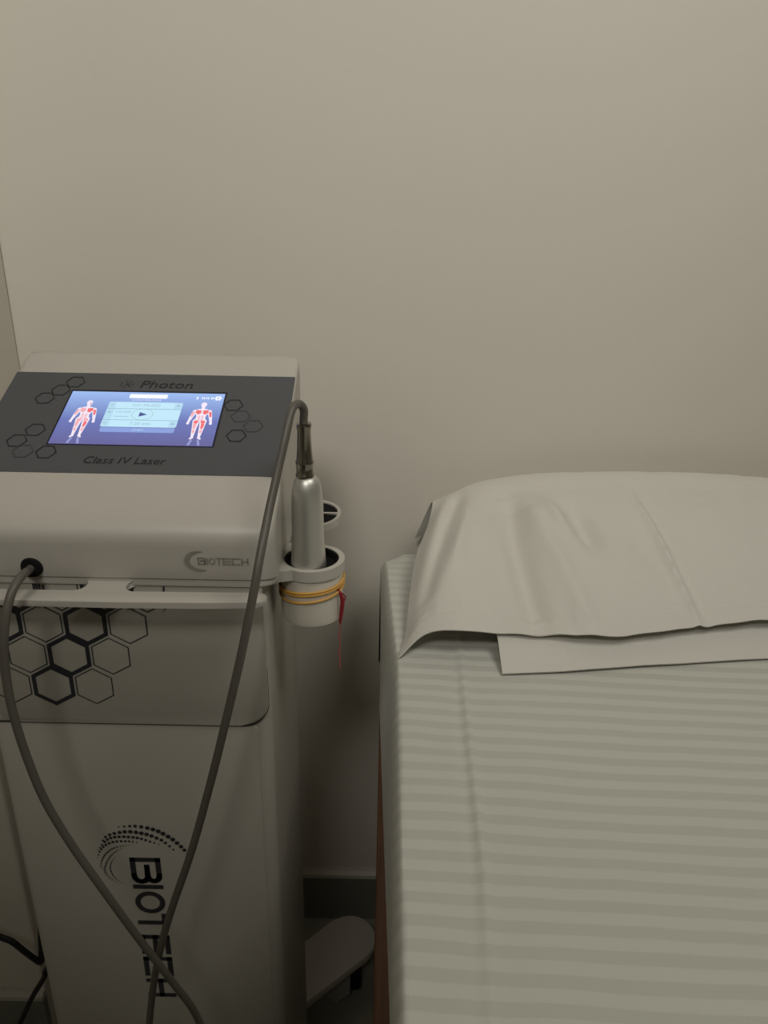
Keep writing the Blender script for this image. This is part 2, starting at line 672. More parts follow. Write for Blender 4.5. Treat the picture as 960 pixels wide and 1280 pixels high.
# dark seam under the upper plate, running out round its lower corner
seam_o, seam_i = [(-.130, .8033)], [(-.130, .8058)]
for k in range(13):
    a0 = math.radians(-90 + 90 * k / 12)
    wd = .0024 * (1 - k / 15)
    seam_o.append((.1055 + .0275 * math.cos(a0), .8308 + .0275 * math.sin(a0)))
    seam_i.append((.1055 + (.0275 - wd) * math.cos(a0), .8308 + (.0275 - wd) * math.sin(a0)))
seam_o.append((.1329, .870))
seam_i.append((.1325, .870))
bm = bmesh.new()
for k in range(len(seam_o) - 1):
    flat(bm, FB, [seam_o[k], seam_o[k + 1], seam_i[k + 1], seam_i[k]], -.0014)
obj('panel_seam', bm, 'seam_dark', laser, smooth=False)

# honeycomb print on the upper plate
S_ = .0382
hx0, hz0 = -.3043 - XC, .8472
H = .0003


def cell(i, j):
    return hx0 + S_ * (i + j / 2), hz0 + S_ * .866 * j


BOLD = [(0, 0), (0, 1), (0, 2), (0, 3), (-2, 2), (-2, 3)]
THIN = [(1, 0), (1, 1), (1, 2), (1, 3), (-1, 0), (-1, 1), (-1, 2), (-1, 3), (-2, 1)]
for (i, j) in BOLD:
    bm = bmesh.new()
    u, v = cell(i, j)
    hexagon(bm, FB, u, v, .0222, .0177, H)
    obj('hexagon_print', bm, 'navy_print', door, smooth=False)
for (i, j) in THIN:
    bm = bmesh.new()
    u, v = cell(i, j)
    if u < -.125:
        continue
    hexagon(bm, FB, u, v, .0198, .0186, H)
    obj('hexagon_print', bm, 'navy_print', door, smooth=False)

# big wordmark reading downwards with its dotted swoosh
FV = Frame((-.2555, .6016, .6360), (0, 0, -1), (1, 0, 0))      # u runs down, v to the right
bm = bmesh.new()
wordmark(bm, FV, [('B', 0, .0355), ('I', .0375, .0435), ('O', .0470, .0785), ('T', .0790, .1055), ('E', .1110, .1400), ('C', .1445, .1745), ('H', .1790, .2080)], -.0015, .0305, .0057, .0003)
obj('wordmark_print', bm, 'navy_print', lower, smooth=False)
ARCS = [[(-0.264, 0.6768), (-0.2448, 0.678), (-0.2275, 0.6738), (-0.2167, 0.6672), (-0.206, 0.6574), (-0.1946, 0.6402), (-0.193, 0.6266)],
        [(-0.2834, 0.6525), (-0.2768, 0.6643), (-0.257, 0.6704), (-0.2382, 0.6683), (-0.226, 0.6629), (-0.2187, 0.6581), (-0.2071, 0.644)],
        [(-0.2887, 0.6446), (-0.2761, 0.66), (-0.2629, 0.6637), (-0.2451, 0.6625), (-0.2328, 0.6578), (-0.2229, 0.6543)],
        [(-0.2899, 0.6344), (-0.284, 0.6474), (-0.2727, 0.6561), (-0.2559, 0.6579), (-0.2433, 0.6558)],
        [(-0.2826, 0.6156), (-0.2875, 0.6242), (-0.281, 0.6397), (-0.2696, 0.6491), (-0.2525, 0.6536)],
        [(-0.2714, 0.5984), (-0.2785, 0.6053), (-0.2842, 0.6173), (-0.2777, 0.6347), (-0.2674, 0.6458), (-0.2593, 0.6494)],
        [(-0.2647, 0.5996), (-0.2697, 0.602), (-0.2755, 0.6088), (-0.2782, 0.6192), (-0.2763, 0.6284), (-0.27, 0.6379)]]
RM = [.0027, .0025, .0020, .0017, .0012, .0011, .0010]
STEP = [.0055, .0052, .0043, .0038, .0029, .0027, .0025]
bm = bmesh.new()
for a, rm, st in zip(ARCS, RM, STEP):
    pts = catmull([(x, z, 0) for x, z in a], 24)
    tot = sum((q - p).length for p, q in zip(pts, pts[1:]))
    acc, nxt = 0.0, 0.0
    for p, q in zip(pts, pts[1:]):
        acc += (q - p).length
        if acc >= nxt:
            f = acc / tot
            env = math.sin(math.pi * min(1, max(0, f))) ** .7
            r = rm * (.28 + .72 * env)
            flat(bm, FB, disc_pts(q.x - XC, q.y, r, 10), -.0013)
            nxt = acc + st
obj('swoosh_print', bm, 'navy_print', lower, smooth=False)

# base plate of the head, and in front of it a grab bar held by one neck: long slots on both sides
bm = bmesh.new()
rounded_box_z(bm, -.3815, -.0935, .5985, .812, .9545, .9612, .016, .012, .0012, 6)
obj('head_base', bm, 'white_plastic', laser)
YB0, YB1, YP = .5615, .5795, .6010       # bar front, bar back, head base
XL, XR, NL, NR, RS = -.3830, -.0975, -.2555, -.2210, .0075


def arc2(cx, cy, r, a0, a1, n=6):
    return [(cx + r * math.cos(math.radians(a0 + (a1 - a0) * k / n)), cy + r * math.sin(math.radians(a0 + (a1 - a0) * k / n))) for k in range(n + 1)]


outer = [(XL + .01, YB0 + .001), (-.30, YB0 - .001), (-.22, YB0 - .0015), (-.15, YB0)]
outer += arc2(XR - .0070, YB0 + .0095, .0070, -90, 0) + arc2(XR - .0080, YB1 - .0060, .0080, 0, 90)
outer += [(-.150, YB1 + .001)] + arc2(NR + RS, YB1 + RS, RS, 270, 180)[0:7] + arc2(NR + RS, YP - RS, RS, 180, 90)
outer += [(NR + RS, YP + .02), (NL - RS, YP + .02)] + arc2(NL - RS, YP - RS, RS, 90, 0) + arc2(NL - RS, YB1 + RS, RS, 0, -90)
outer += [(-.33, YB1)] + arc2(XL + .008, YB1 - .008, .008, 90, 180)
bm = bmesh.new()
extrude_poly(bm, outer, .9530, .9585, .0008, 2)
obj('grab_bar', bm, 'white_plastic', laser, angle=40)
for x in (-.3045, -.2985, -.2635, -.2595, -.2240, -.2200, -.1925, -.3550):
    bm = bmesh.new()
    wv = .0016 if x not in (-.3045, -.2595, -.2240) else .0034
    box(bm, x - wv / 2, x + wv / 2, .5990, .6005, .931, .9525)
    obj('vent_rib', bm, 'seam_dark', laser, smooth=False)

# the head
TI = math.radians(24)
FP = Frame((XC, .72, 1.0709), (1, 0, 0), (0, math.cos(TI), math.sin(TI)))
prof = []
pf = lambda v, h=0: (FP.at(0, v, h).y, FP.at(0, v, h).z)
prof.append((.597, .9622))
prof.append((.592, .9950))
# rounded lip between front face and sloping top
e0 = Vector((.592, 1.0000)); e1 = Vector(pf(-.139)); e2 = Vector(pf(-.112))
for k in range(9):
    t = k / 8
    p = e0 * (1 - t) ** 2 + Vector((.592, 1.0139)) * 2 * t * (1 - t) + e2 * t * t
    prof.append((p.x, p.y))
prof.append(pf(.100))
b0, b1, b2 = Vector(pf(.104)), Vector(pf(.121)), Vector((.834, 1.100))
for k in range(6):
    t = k / 5
    p = b0 * (1 - t) ** 2 + b1 * 2 * t * (1 - t) + b2 * t * t
    prof.append((p.x, p.y))
prof.append((.834, .9622))


def head_mesh(x0, x1):
    bm = bmesh.new()
    a = [bm.verts.new((x0, y, z)) for y, z in prof]
    b = [bm.verts.new((x1, y, z)) for y, z in prof]
    fa, fb = bm.faces.new(a), bm.faces.new(b[::-1])
    n = len(prof)
    for i in range(n):
        bm.faces.new((a[i], a[(i + 1) % n], b[(i + 1) % n], b[i]))
    # round the upright corners in plan by pulling in the ends
    return bm


def head_section():
    """loft across x: each section is the profile pulled in near the ends so the corners are round in plan"""
    bm = bmesh.new()
    hw = .1447
    xs = []
    R_ = .020
    ks = [0, .06, .14, .25, .38, .53, .70, .86, 1.0]
    for k in ks:
        xs.append(-hw + R_ * (1 - math.cos(k * math.pi / 2)))
    xs += [-.06, 0, .06] + [-x for x in xs[::-1]]
    rows = []
    yc = .71
    for x in xs:
        d = max(0, abs(x) - (hw - R_)) / R_
        inset_b = R_ * 1.0 * (1 - math.sqrt(max(0, 1 - d * d)))
        inset_f = .012 * (1 - math.sqrt(max(0, 1 - d * d)))
        d2 = max(0, abs(x) - (hw - .005)) / .005
        drop = .0045 * (1 - math.sqrt(max(0, 1 - d2 * d2)))
        row = []
        for (y, z) in prof:
            if y > yc:
                yy = yc + (y - yc) * (1 - inset_b / (.834 - yc))
                # stay on the sloping top while sliding forward
                top = FP.at(0, (yy - .72) / math.cos(TI), 0).z
                zz = min(z, top) if z > .97 else z
            else:
                yy = yc - (yc - y) * (1 - inset_f / (yc - .592))
                zz = z if z < .97 else z + (yy - y) * math.tan(TI) * .0
                top = FP.at(0, (yy - .72) / math.cos(TI), 0).z
                zz = min(zz, top) if z > 1.0 else zz
            if zz > .97:
                zz -= drop
            row.append(bm.verts.new((XC + x, yy, zz)))
        rows.append(row)
    n = len(prof)
    for r0, r1 in zip(rows, rows[1:]):
        for i in range(n):
            bm.faces.new((r0[i], r0[(i + 1) % n], r1[(i + 1) % n], r1[i]))
    bm.faces.new(rows[0])
    bm.faces.new(rows[-1][::-1])
    return bm


head = obj('head_shell', head_section(), 'white_plastic', laser, angle=45)

# dark control panel across the sloping top
bm = bmesh.new()
slab(bm, FP, round_rect(-.1432, .1432, -.0772, .0722, .001, .001, .001, .001, 2), -.002, .0006)
panel = obj('control_panel', bm, 'charcoal_panel', laser, smooth=False)
HP = .0010
for (u, v, th) in [(-.0785, .0565, 1), (-.0893, .0425, 1), (-.1010, .0290, 1), (-.0945, -.0195, 1), (-.1065, -.0355, 1), (-.0745, -.0505, 1), (-.0960, -.0500, 0),
                   (.0870, .0235, 1), (.0965, -.0225, 1), (.0965, .0065, 0), (.1105, -.0080, 0)]:
    bm = bmesh.new()
    hexagon(bm, FP, u, v, .0100, .0087 if th else .0090, HP, rot=0)
    obj('hexagon_print', bm, 'black_print' if th else 'faint_print', panel, smooth=False)
obj('panel_lettering', text_bm('Photon', FP, -.0115, .0490, .0118, .0520, HP, .18), 'black_print', panel, smooth=False)
obj('panel_lettering', text_bm('Class IV Laser', FP, -.0375, -.0645, .0092, .0750, HP, .18), 'black_print', panel, smooth=False)
bm = bmesh.new()
for k in range(7):
    a0 = 2 * math.pi * k / 7
    flat(bm, FP, disc_pts(-.0260 + .0058 * math.cos(a0), .0545 + .0052 * math.sin(a0), .0011, 8), HP)
flat(bm, FP, disc_pts(-.0250, .0545, .0024, 12), HP)
obj('panel_emblem', bm, 'faint_print', panel, smooth=False)

# the display
bm = bmesh.new()
slab(bm, FP, [(-.0780, -.0398), (.0780, -.0398), (.0780, .0436), (-.0780, .0436)], -.001, .0010)
obj('screen_border', bm, 'screen_border', laser, smooth=False)
bm = bmesh.new()
f = flat(bm, FP, [(-.0762, -.0393), (.0764, -.0393), (.0764, .0405), (-.0762, .0405)], .0013)
uvl = bm.loops.layers.uv.new('UVMap')
for l, uv in zip(f.loops, ((0, 0), (1, 0), (1, 1), (0, 1))):
    l[uvl].uv = uv
screen = obj('display_screen', bm, 'ui_background', laser, smooth=False)
screen['label'] = 'lit blue touch display showing two muscle figures'
h1, h2, h3 = .0015, .0017, .0019


def ui(name, polys, m, h):
    for p in polys:
        bm = bmesh.new()
        flat(bm, FP, p, h)
        obj(name, bm, m, screen, smooth=False)


rect = lambda a, b, c, d: [(a, c), (b, c), (b, d), (a, d)]
ui('title_tab', [round_rect(-.0178, .0200, .0308, .0372, .001, .001, .001, .001, 2)], 'ui_white', h1)
ui('menu_panel', [round_rect(-.0350, .0375, -.0137, .0245, .002, .002, .002, .002, 3)], 'ui_cyan', h1)
ui('menu_bar', [round_rect(-.0337, .0370, -.0214, -.0146, .002, .002, .0005, .0005, 3)], 'ui_bar', h1)
ui('menu_button', [round_rect(-.0348, -.0275, .0140, .0243, .001, .001, .001, .001, 2), round_rect(.0300, .0373, .0140, .0243, .001, .001, .001, .001, 2),
                   round_rect(-.0348, -.0275, -.0034, .0132, .001, .001, .001, .001, 2), round_rect(.0300, .0373, -.0135, -.0040, .001, .001, .001, .001, 2),
                   round_rect(-.0348, -.0275, -.0135, -.0040, .001, .001, .001, .001, 2)], 'ui_cyan_dim', h2)
ui('menu_line', [rect(-.0350, .0375, .0131, .0138), rect(-.0350, .0375, -.0040, -.0034)], 'ui_line', h3)
bm = bmesh.new()
ring_poly(bm, FP, disc_pts(.0015, .0050, .0106, 32, .0086), disc_pts(.0015, .0050, .0098, 32, .0078), h3)
obj('play_ring', bm, 'ui_ring', screen, smooth=False)
ui('play_arrow', [[(-.0016, .0015), (-.0016, .0085), (.0062, .0050)]], 'ui_play', h3)
obj('menu_lettering', text_bm('CONTINUOUS', FP, -.0140, .0265, .0026, .0290, h2), 'ui_pale', screen, smooth=False)
obj('menu_lettering', text_bm('10.0 / PAUSED', FP, -.0110, .0172, .0040, .0270, h3), 'ui_text', screen, smooth=False)
obj('menu_lettering', text_bm('7.20 min', FP, -.0075, -.0108, .0042, .0200, h3), 'ui_text', screen, smooth=False)
obj('menu_lettering', text_bm('10:00', FP, -.0245, .0072, .0030, .0140, h3), 'ui_text', screen, smooth=False)
obj('menu_lettering', text_bm('START', FP, -.0030, -.0195, .0026, .0110, h3), 'ui_cyan_dim', screen, smooth=False)
ui('menu_mark', [rect(-.0330, -.0295, .0187, .0197), rect(.0320, .0352, .0182, .0200), rect(-.0325, -.0298, .0070, .0090), rect(.0320, .0352, -.0095, -.0077), rect(-.0330, -.0295, -.0092, -.0082),
                 rect(-.0255, -.0110, .0012, .0020)], 'ui_text', h3)
bm = bmesh.new()
ring_poly(bm, FP, disc_pts(.0706, .0327, .0030, 16), disc_pts(.0706, .0327, .0012, 16), h2)
for k in range(6):
    a0 = math.pi * k / 3
    flat(bm, FP, disc_pts(.0706 + .0031 * math.cos(a0), .0327 + .0031 * math.sin(a0), .0009, 6), h2)
obj('gear_symbol', bm, 'ui_white', screen, smooth=False)
bm = bmesh.new()
flat(bm, FP, [(.0490, .0325), (.0500, .0355), (.0510, .0325), (.0500, .0297)], h2)
for a0 in (.0545, .0562, .0585, .0605, .0635, .0650):
    flat(bm, FP, rect(a0, a0 + .0011, .0312, .0340), h2)
obj('status_symbol', bm, 'ui_white', screen, smooth=False)


def limb(bm, a, b, ra, rb, mi, h):
    A, B = Vector(a), Vector(b)
    d = (B - A).normalized()
    ang = math.atan2(d.y, d.x)
    pts = [(B.x + rb * math.cos(ang + math.radians(t)), B.y + rb * math.sin(ang + math.radians(t))) for t in range(-90, 91, 30)]
    pts += [(A.x + ra * math.cos(ang + math.radians(t)), A.y + ra * math.sin(ang + math.radians(t))) for t in range(90, 271, 30)]
    flat(bm, FP, pts, h, mi)


def body_figure(cx, back):
    bm = bmesh.new()
    P_ = lambda u, v: (cx + u, v)
    hs = [h1 + .00004 * k for k in range(8)]
    # pale silhouette
    for s in (-1, 1):
        limb(bm, P_(s * .0070, .0122), P_(s * .0092, .0035), .0022, .0017, 0, hs[0])
        limb(bm, P_(s * .0092, .0035), P_(s * .0106, -.0040), .0017, .0012, 0, hs[1])
        flat(bm, FP, disc_pts(cx + s * .0109, -.0062, .0015, 10, .0023), hs[2], 0)
        limb(bm, P_(s * .0034, -.0030), P_(s * .0034, -.0155), .0034, .0021, 0, hs[1])
        limb(bm, P_(s * .0034, -.0155), P_(s * .0032, -.0265), .0022, .0012, 0, hs[2])
        limb(bm, P_(s * .0030, -.0275), P_(s * .0046, -.0290), .0013, .0011, 0, hs[3])
        limb(bm, P_(s * .0032, -.0310), P_(s * .0048, -.0375), .0010, .0012, 3, hs[0])
    flat(bm, FP, [P_(-.0055, -.0035), P_(.0055, -.0035), P_(.0044, .0035), P_(.0072, .0130), P_(.0040, .0155), P_(-.0040, .0155), P_(-.0072, .0130), P_(-.0044, .0035)], hs[3], 0)
    limb(bm, P_(0, .0150), P_(0, .0185), .0017, .0017, 0, hs[3])
    flat(bm, FP, disc_pts(cx, .0222, .0029, 16, .0037), hs[4], 0)
    # muscles: red on one half, pink on the other
    for s in (-1, 1):
        strong = 1 if s > 0 or back else 2
        flat(bm, FP, [P_(s * .0008, .0132), P_(s * .0058, .0138), P_(s * .0064, .0100), P_(s * .0036, .0066), P_(s * .0008, .0085)], hs[5], strong if back or s > 0 else 2)
        limb(bm, P_(s * .0080, .0100), P_(s * .0092, .0040), .0013, .0010, strong if s > 0 else 2, hs[5])
        for k in range(3):
            flat(bm, FP, [P_(s * .0006, .0048 - k * .0026), P_(s * .0026, .0052 - k * .0026), P_(s * .0026, .0033 - k * .0026), P_(s * .0006, .0029 - k * .0026)], hs[5], 2)
        flat(bm, FP, [P_(s * .0006, -.0025), P_(s * .0052, -.0022), P_(s * .0056, -.0064), P_(s * .0020, -.0072)], hs[5], 1 if back else 2)
        limb(bm, P_(s * .0038, -.0085), P_(s * .0036, -.0140), .0017, .0011, 1 if s > 0 else 2, hs[5])
        limb(bm, P_(s * .0036, -.0172), P_(s * .0034, -.0205), .0012, .0008, 2, hs[5])
    if not back:
        flat(bm, FP, [P_(.0004, .0190), P_(.0022, .0200), P_(.0024, .0220), P_(.0004, .0222)], hs[5], 2)
    return obj('body_figure', bm, ['ui_pale', 'ui_red', 'ui_pink', 'ui_ghost'], screen, smooth=False)


body_figure(-.0540, False)
body_figure(.0585, True)

# raised silver wordmark on the head's front face
FH = Frame((-.1365, .5938, .9815), (1, 0, 0), (0, -.005, .0328))
bm = bmesh.new()
wordmark(bm, FH, [('B', -.0225, -.0155), ('I', -.0150, -.0135), ('O', -.0130, -.0075), ('T', -.0072, -.0012), ('E', -.0010, .0062), ('C', .0070, .0142), ('H', .0150, .0210)], -.0036, .0036, .0011, .0004)
o_pts, i_pts = [], []
for k in range(25):
    a0 = math.radians(70 + 230 * k / 24)
    o_pts.append((-.0215 + .0125 * math.cos(a0), -.0002 + .0105 * math.sin(a0)))
    th = .0042 * math.sin(math.pi * k / 24) ** .8 + .0002
    i_pts.append((-.0215 + (.0125 - th) * math.cos(a0), -.0002 + (.0105 - th) * math.sin(a0)))
for k in range(24):
    flat(bm, FH, [o_pts[k], o_pts[k + 1], i_pts[k + 1], i_pts[k]], .0004)
obj('wordmark_badge', bm, 'silver_print', head, smooth=False)

# cable port
bm = bmesh.new()
lathe(bm, [(.0060, -.004), (.0100, -.004), (.0106, .001), (.0092, .0040), (.0060, .0045)], 0, 0, 32)
bmesh.ops.transform(bm, matrix=Matrix.Translation((-.3032, .5955, .9720)) @ Matrix.Scale(.9, 4) @ Matrix.Rotation(math.pi / 2, 4, 'X'), verts=bm.verts)
obj('cable_port', bm, 'black_rubber', head)

# handpiece holder on the side: ring plate, tube and dark lining
RX, RY = -.0670, .6500
ring_out = [(-.1000, .6120), (-.0935, .6190)]
ring_out += [(RX + .0312 * math.cos(math.radians(t)), RY + .0312 * math.sin(math.radians(t))) for t in range(-118, 119, 8)]
ring_out += [(-.0935, .6830), (-.1000, .6900)]
bm = bmesh.new()
plate_holes(bm, ring_out, [[(RX + .0258 * math.cos(math.radians(t)), RY + .0258 * math.sin(math.radians(t))) for t in range(0, 360, 9)]], .9495, .9600)
obj('holder_ring', bm, 'white_plastic', laser, angle=40)
bm = bmesh.new()
lathe(bm, [(.0255, .9505), (.0293, .9505), (.0293, .9060), (.0283, .9020), (.0250, .9000), (.0, .9000)], RX, RY, 48, cap=False)
lathe(bm, [(.0256, .9497), (.0256, .9050), (.0, .9050)], RX, RY, 48, cap=False)
bmesh.ops.remove_doubles(bm, verts=bm.verts, dist=1e-5)
obj('holder_cup', bm, 'cup_plastic', laser)
bm = bmesh.new()
lathe(bm, [(.0, .9530), (.0225, .9530), (.0240, .9585), (.0257, .9592), (.0257, .9300), (.0, .9300)], RX, RY, 48, cap=False)
obj('holder_lining', bm, 'black_rubber', laser)

# second, empty holder further back: rim, divider and two dark pockets
QX, QY = -.0760, .7620
rim = [(-.1000, .7200), (-.0935, .7260)] + [(QX + .0300 * math.cos(math.radians(t)), QY + .0385 * math.sin(math.radians(t))) for t in range(-112, 113, 8)] + [(-.0935, .8000), (-.1000, .8050)]


def half(front):
    pts = []
    for t in range(0, 181, 12):
        a0 = math.radians(t if not front else t + 180)
        pts.append((QX + .0262 * math.cos(a0), QY + (.0022 if not front else -.0022) + .0310 * math.sin(a0)))
    return pts


bm = bmesh.new()
plate_holes(bm, rim, [half(True), half(False)], .9525, .9600)
obj('holder_ring', bm, 'white_plastic', laser, angle=40)
bm = bmesh.new()
for fr_ in (True, False):
    pts = half(fr_)
    lo = [bm.verts.new((x, y, .9520)) for x, y in pts]
    hi = [bm.verts.new((x, y, .9583)) for x, y in pts]
    bm.faces.new(lo)
    bm.faces.new(hi[::-1])
    for i in range(len(pts)):
        bm.faces.new((lo[i], lo[(i + 1) % len(pts)], hi[(i + 1) % len(pts)], hi[i]))
obj('holder_pocket', bm, 'black_rubber', laser, smooth=False)

# ------------------------------------------------------------------ handpiece with its cable
HX, HY = -.0688, .6400
hand = thing('laser_handpiece', (HX, HY, .9532), 'brushed metal laser handpiece standing in the ring holder, with long grey cable', 'handpiece')
bm = bmesh.new()
prof_h = [(.0, .9532), (.0140, .9532), (.0160, .9548), (.0164, .9580), (.0160, .9640), (.0152, .9760), (.0145, .9900), (.0143, 1.0150), (.0139, 1.0250), (.0131, 1.0330), (.0115, 1.0395), (.0090, 1.0430), (.0076, 1.0442), (.0, 1.0442)]
lathe(bm, prof_h, HX, HY, 48, cap=False)
obj('barrel', bm, 'brushed_aluminium', hand, angle=60)
bm = bmesh.new()
lathe(bm, [(.0, 1.0440), (.0082, 1.0440), (.0082, 1.0462), (.0074, 1.0470), (.0076, 1.0545), (.0081, 1.0560), (.0081, 1.0580), (.0073, 1.0595), (.0064, 1.0700), (.0058, 1.0860), (.0062, 1.0880), (.0066, 1.0905), (.0062, 1.0925), (.0, 1.0925)], HX - .0015, HY, 32, cap=False)
obj('connector', bm, 'dark_chrome', hand, angle=50)
CAB = [(-.0703, .64, 1.088), (-.0705, .64, 1.0951), (-.0698, .638, 1.1034), (-.0712, .634, 1.1092), (-.0745, .628, 1.112), (-.0781, .618, 1.1084), (-.0816, .605, 1.0909),
       (-.0873, .592, 1.0642), (-.0931, .575, 1.0358), (-.0972, .553, 1.0103), (-.1015, .540, .984), (-.1124, .532, .932), (-.1268, .53, .8735), (-.1455, .53, .8019),
       (-.1683, .53, .722), (-.1926, .53, .6492), (-.2068, .53, .6014), (-.2205, .534, .5446), (-.234, .538, .4694), (-.243, .535, .39), (-.236, .53, .31), (-.210, .525, .265),
       (-.178, .525, .275), (-.158, .526, .33), (-.158, .528, .40), (-.175, .528, .4822), (-.1823, .524, .5213), (-.1938, .518, .5599), (-.2071, .514, .5977), (-.223, .512, .6366),
       (-.2463, .512, .691), (-.2703, .517, .7383), (-.2887, .521, .7836), (-.2991, .524, .829), (-.3045, .526, .8723), (-.3057, .529, .91), (-.3025, .533, .9463),
       (-.2984, .543, .9705), (-.2965, .556, .9790), (-.2980, .572, .9780), (-.3020, .585, .9732), (-.3032, .597, .9720)]
bm = bmesh.new()
tube(bm, catmull(CAB, 8), .0036, 12)
obj('cable', bm, 'cable_grey', hand)['label'] = 'grey laser cable hanging in a long crossed loop'

# rubber band wound twice round the holder cup, red thread tied to it
band = thing('rubber_band', (RX, RY - .0285, .9330), 'yellow rubber band wound twice around the white holder cup', 'rubber band')
for z0, tilt, ph in ((.9385, .0030, 0.3), (.9362, .0032, 0.35), (.9315, .0052, 0.7)):
    bm = bmesh.new()
    pts = []
    for k in range(64):
        a0 = 2 * math.pi * k / 64
        pts.append((RX + .0303 * math.cos(a0), RY + .0303 * math.sin(a0), z0 + tilt * math.cos(a0 - ph) + .0004 * math.sin(3 * a0)))
    tube(bm, pts, .00125, 8, closed=True)
    obj('winding', bm, 'rubber_yellow', band)
thread = thing('red_thread', (-.0365, .6400, .9300), 'red thread tied to the rubber band, hanging loose below the holder cup', 'thread')
bm = bmesh.new()
tp = catmull([(-.0415, .6350, .9350), (-.0385, .6340, .9290), (-.0372, .6340, .9230), (-.0378, .6340, .9150), (-.0388, .6340, .9060), (-.0394, .6340, .8995)], 6)
tube(bm, tp, .0014, 8, radii=[.0011 + .0010 * math.sin(math.pi * k / (len(tp) - 1)) for k in range(len(tp))])
obj('twist', bm, 'thread_red', thread)
bm = bmesh.new()
tube(bm, catmull([(-.0400, .6345, .9330), (-.0368, .6345, .9305), (-.0345, .6350, .9270), (-.0352, .6350, .9238), (-.0375, .6345, .9228)], 6), .0006, 8)
obj('loop', bm, 'thread_red', thread)
bm = bmesh.new()
tube(bm, catmull([(-.0393, .6340, .9000), (-.0402, .6340, .8900), (-.0398, .6340, .8780), (-.0402, .6342, .8660), (-.0396, .6340, .8500)], 6), .0006, 8)
obj('tail', bm, 'thread_pale', thread)

# ------------------------------------------------------------------ mains cords on the left
cord = bmesh.new()
tube(cord, catmull([(-.80, .79, .31), (-.70, .79, .318), (-.62, .79, .315), (-.5653, .79, .2985), (-.5395, .79, .2817), (-.5238, .79, .2725), (-.5098, .79, .2545), (-.4980, .79, .2400), (-.4895, .79, .2305)], 6) +
     catmull([(-.4880, .792, .2320), (-.4888, .80, .2480), (-.4892, .805, .2660), (-.485, .81, .295), (-.46, .815, .33), (-.40, .822, .36), (-.372, .826, .37)], 6), .0044, 10)
tag(obj('power_cord', cord, 'cord_black', loc=(-.50, .79, .25)), 'black cord that dips in a sharp V beside the trolley, against the left wall', 'cord')
cord = bmesh.new()
tube(cord, catmull([(-.372, .826, .33), (-.41, .815, .29), (-.455, .80, .248), (-.4825, .79, .2163), (-.4885, .79, .1994), (-.5129, .79, .1559), (-.5422, .79, .0931), (-.570, .785, .03), (-.60, .77, .006), (-.68, .74, .0045)], 6), .0038, 10)
tag(obj('power_cord', cord, 'cord_black', loc=(-.50, .79, .15)), 'black cord running straight down to the floor at the bottom left', 'cord')

# ------------------------------------------------------------------ the treatment bed
bed = thing('treatment_bed', (.36, .06, 0), 'treatment bed with a mahogany wood frame, made up with white linen', 'bed')
BX1 = .74
bm = bmesh.new()
box(bm, -.001, .030, -.92, 1.02, .500, .600, .003)
obj('side_rail', bm, 'mahogany', bed)
bm = bmesh.new()
box(bm, BX1 - .045, BX1 - .014, -.92, 1.02, .500, .600, .003)
obj('side_rail', bm, 'mahogany', bed)
for y0, y1 in ((.989, 1.02), (-.92, -.889)):
    bm = bmesh.new()
    box(bm, .030, BX1 - .045, y0, y1, .500, .600, .003)
    obj('end_rail', bm, 'mahogany', bed)
for x0 in (.002, BX1 - .065):
    for y0 in (.965, -.90):
        bm = bmesh.new()
        box(bm, x0, x0 + .05, y0, y0 + .05, 0, .500, .003)
        obj('leg', bm, 'mahogany', bed)
bm = bmesh.new()
box(bm, .030, BX1 - .045, -.889, .989, .580, .5995)
obj('slat_base', bm, 'mahogany', bed)
bm = bmesh.new()
box(bm, .034, BX1 - .034, -.90, 1.005, .600, .794, .016, 4)
obj('mattress', bm, 'mattress_vinyl', bed)

# fitted sheet: one cloth over the top, the sides and the far end
C1 = [(.100, 1.0), (.0925, .80), (.0881, .7058), (.0850, .58), (.0811, .4384), (.0750, .36), (.0700, .30), (.066, .1), (.070, -.9)]


def poly_x(tab, y):
    for (xa, ya), (xb, yb) in zip(tab, tab[1:]):
        if ya >= y >= yb:
            return xa + (xb - xa) * (ya - y) / (ya - yb)
    return tab[0][0] if y > tab[0][1] else tab[-1][0]


def edge_top(y):      # where the flat top starts on the left
    return .004 + .016 * min(1, max(0, (1.02 - y) / .30))


def edge_hem(y):
    return min(.0135, max(-.001, -.001 + (.884 - y) * .033))


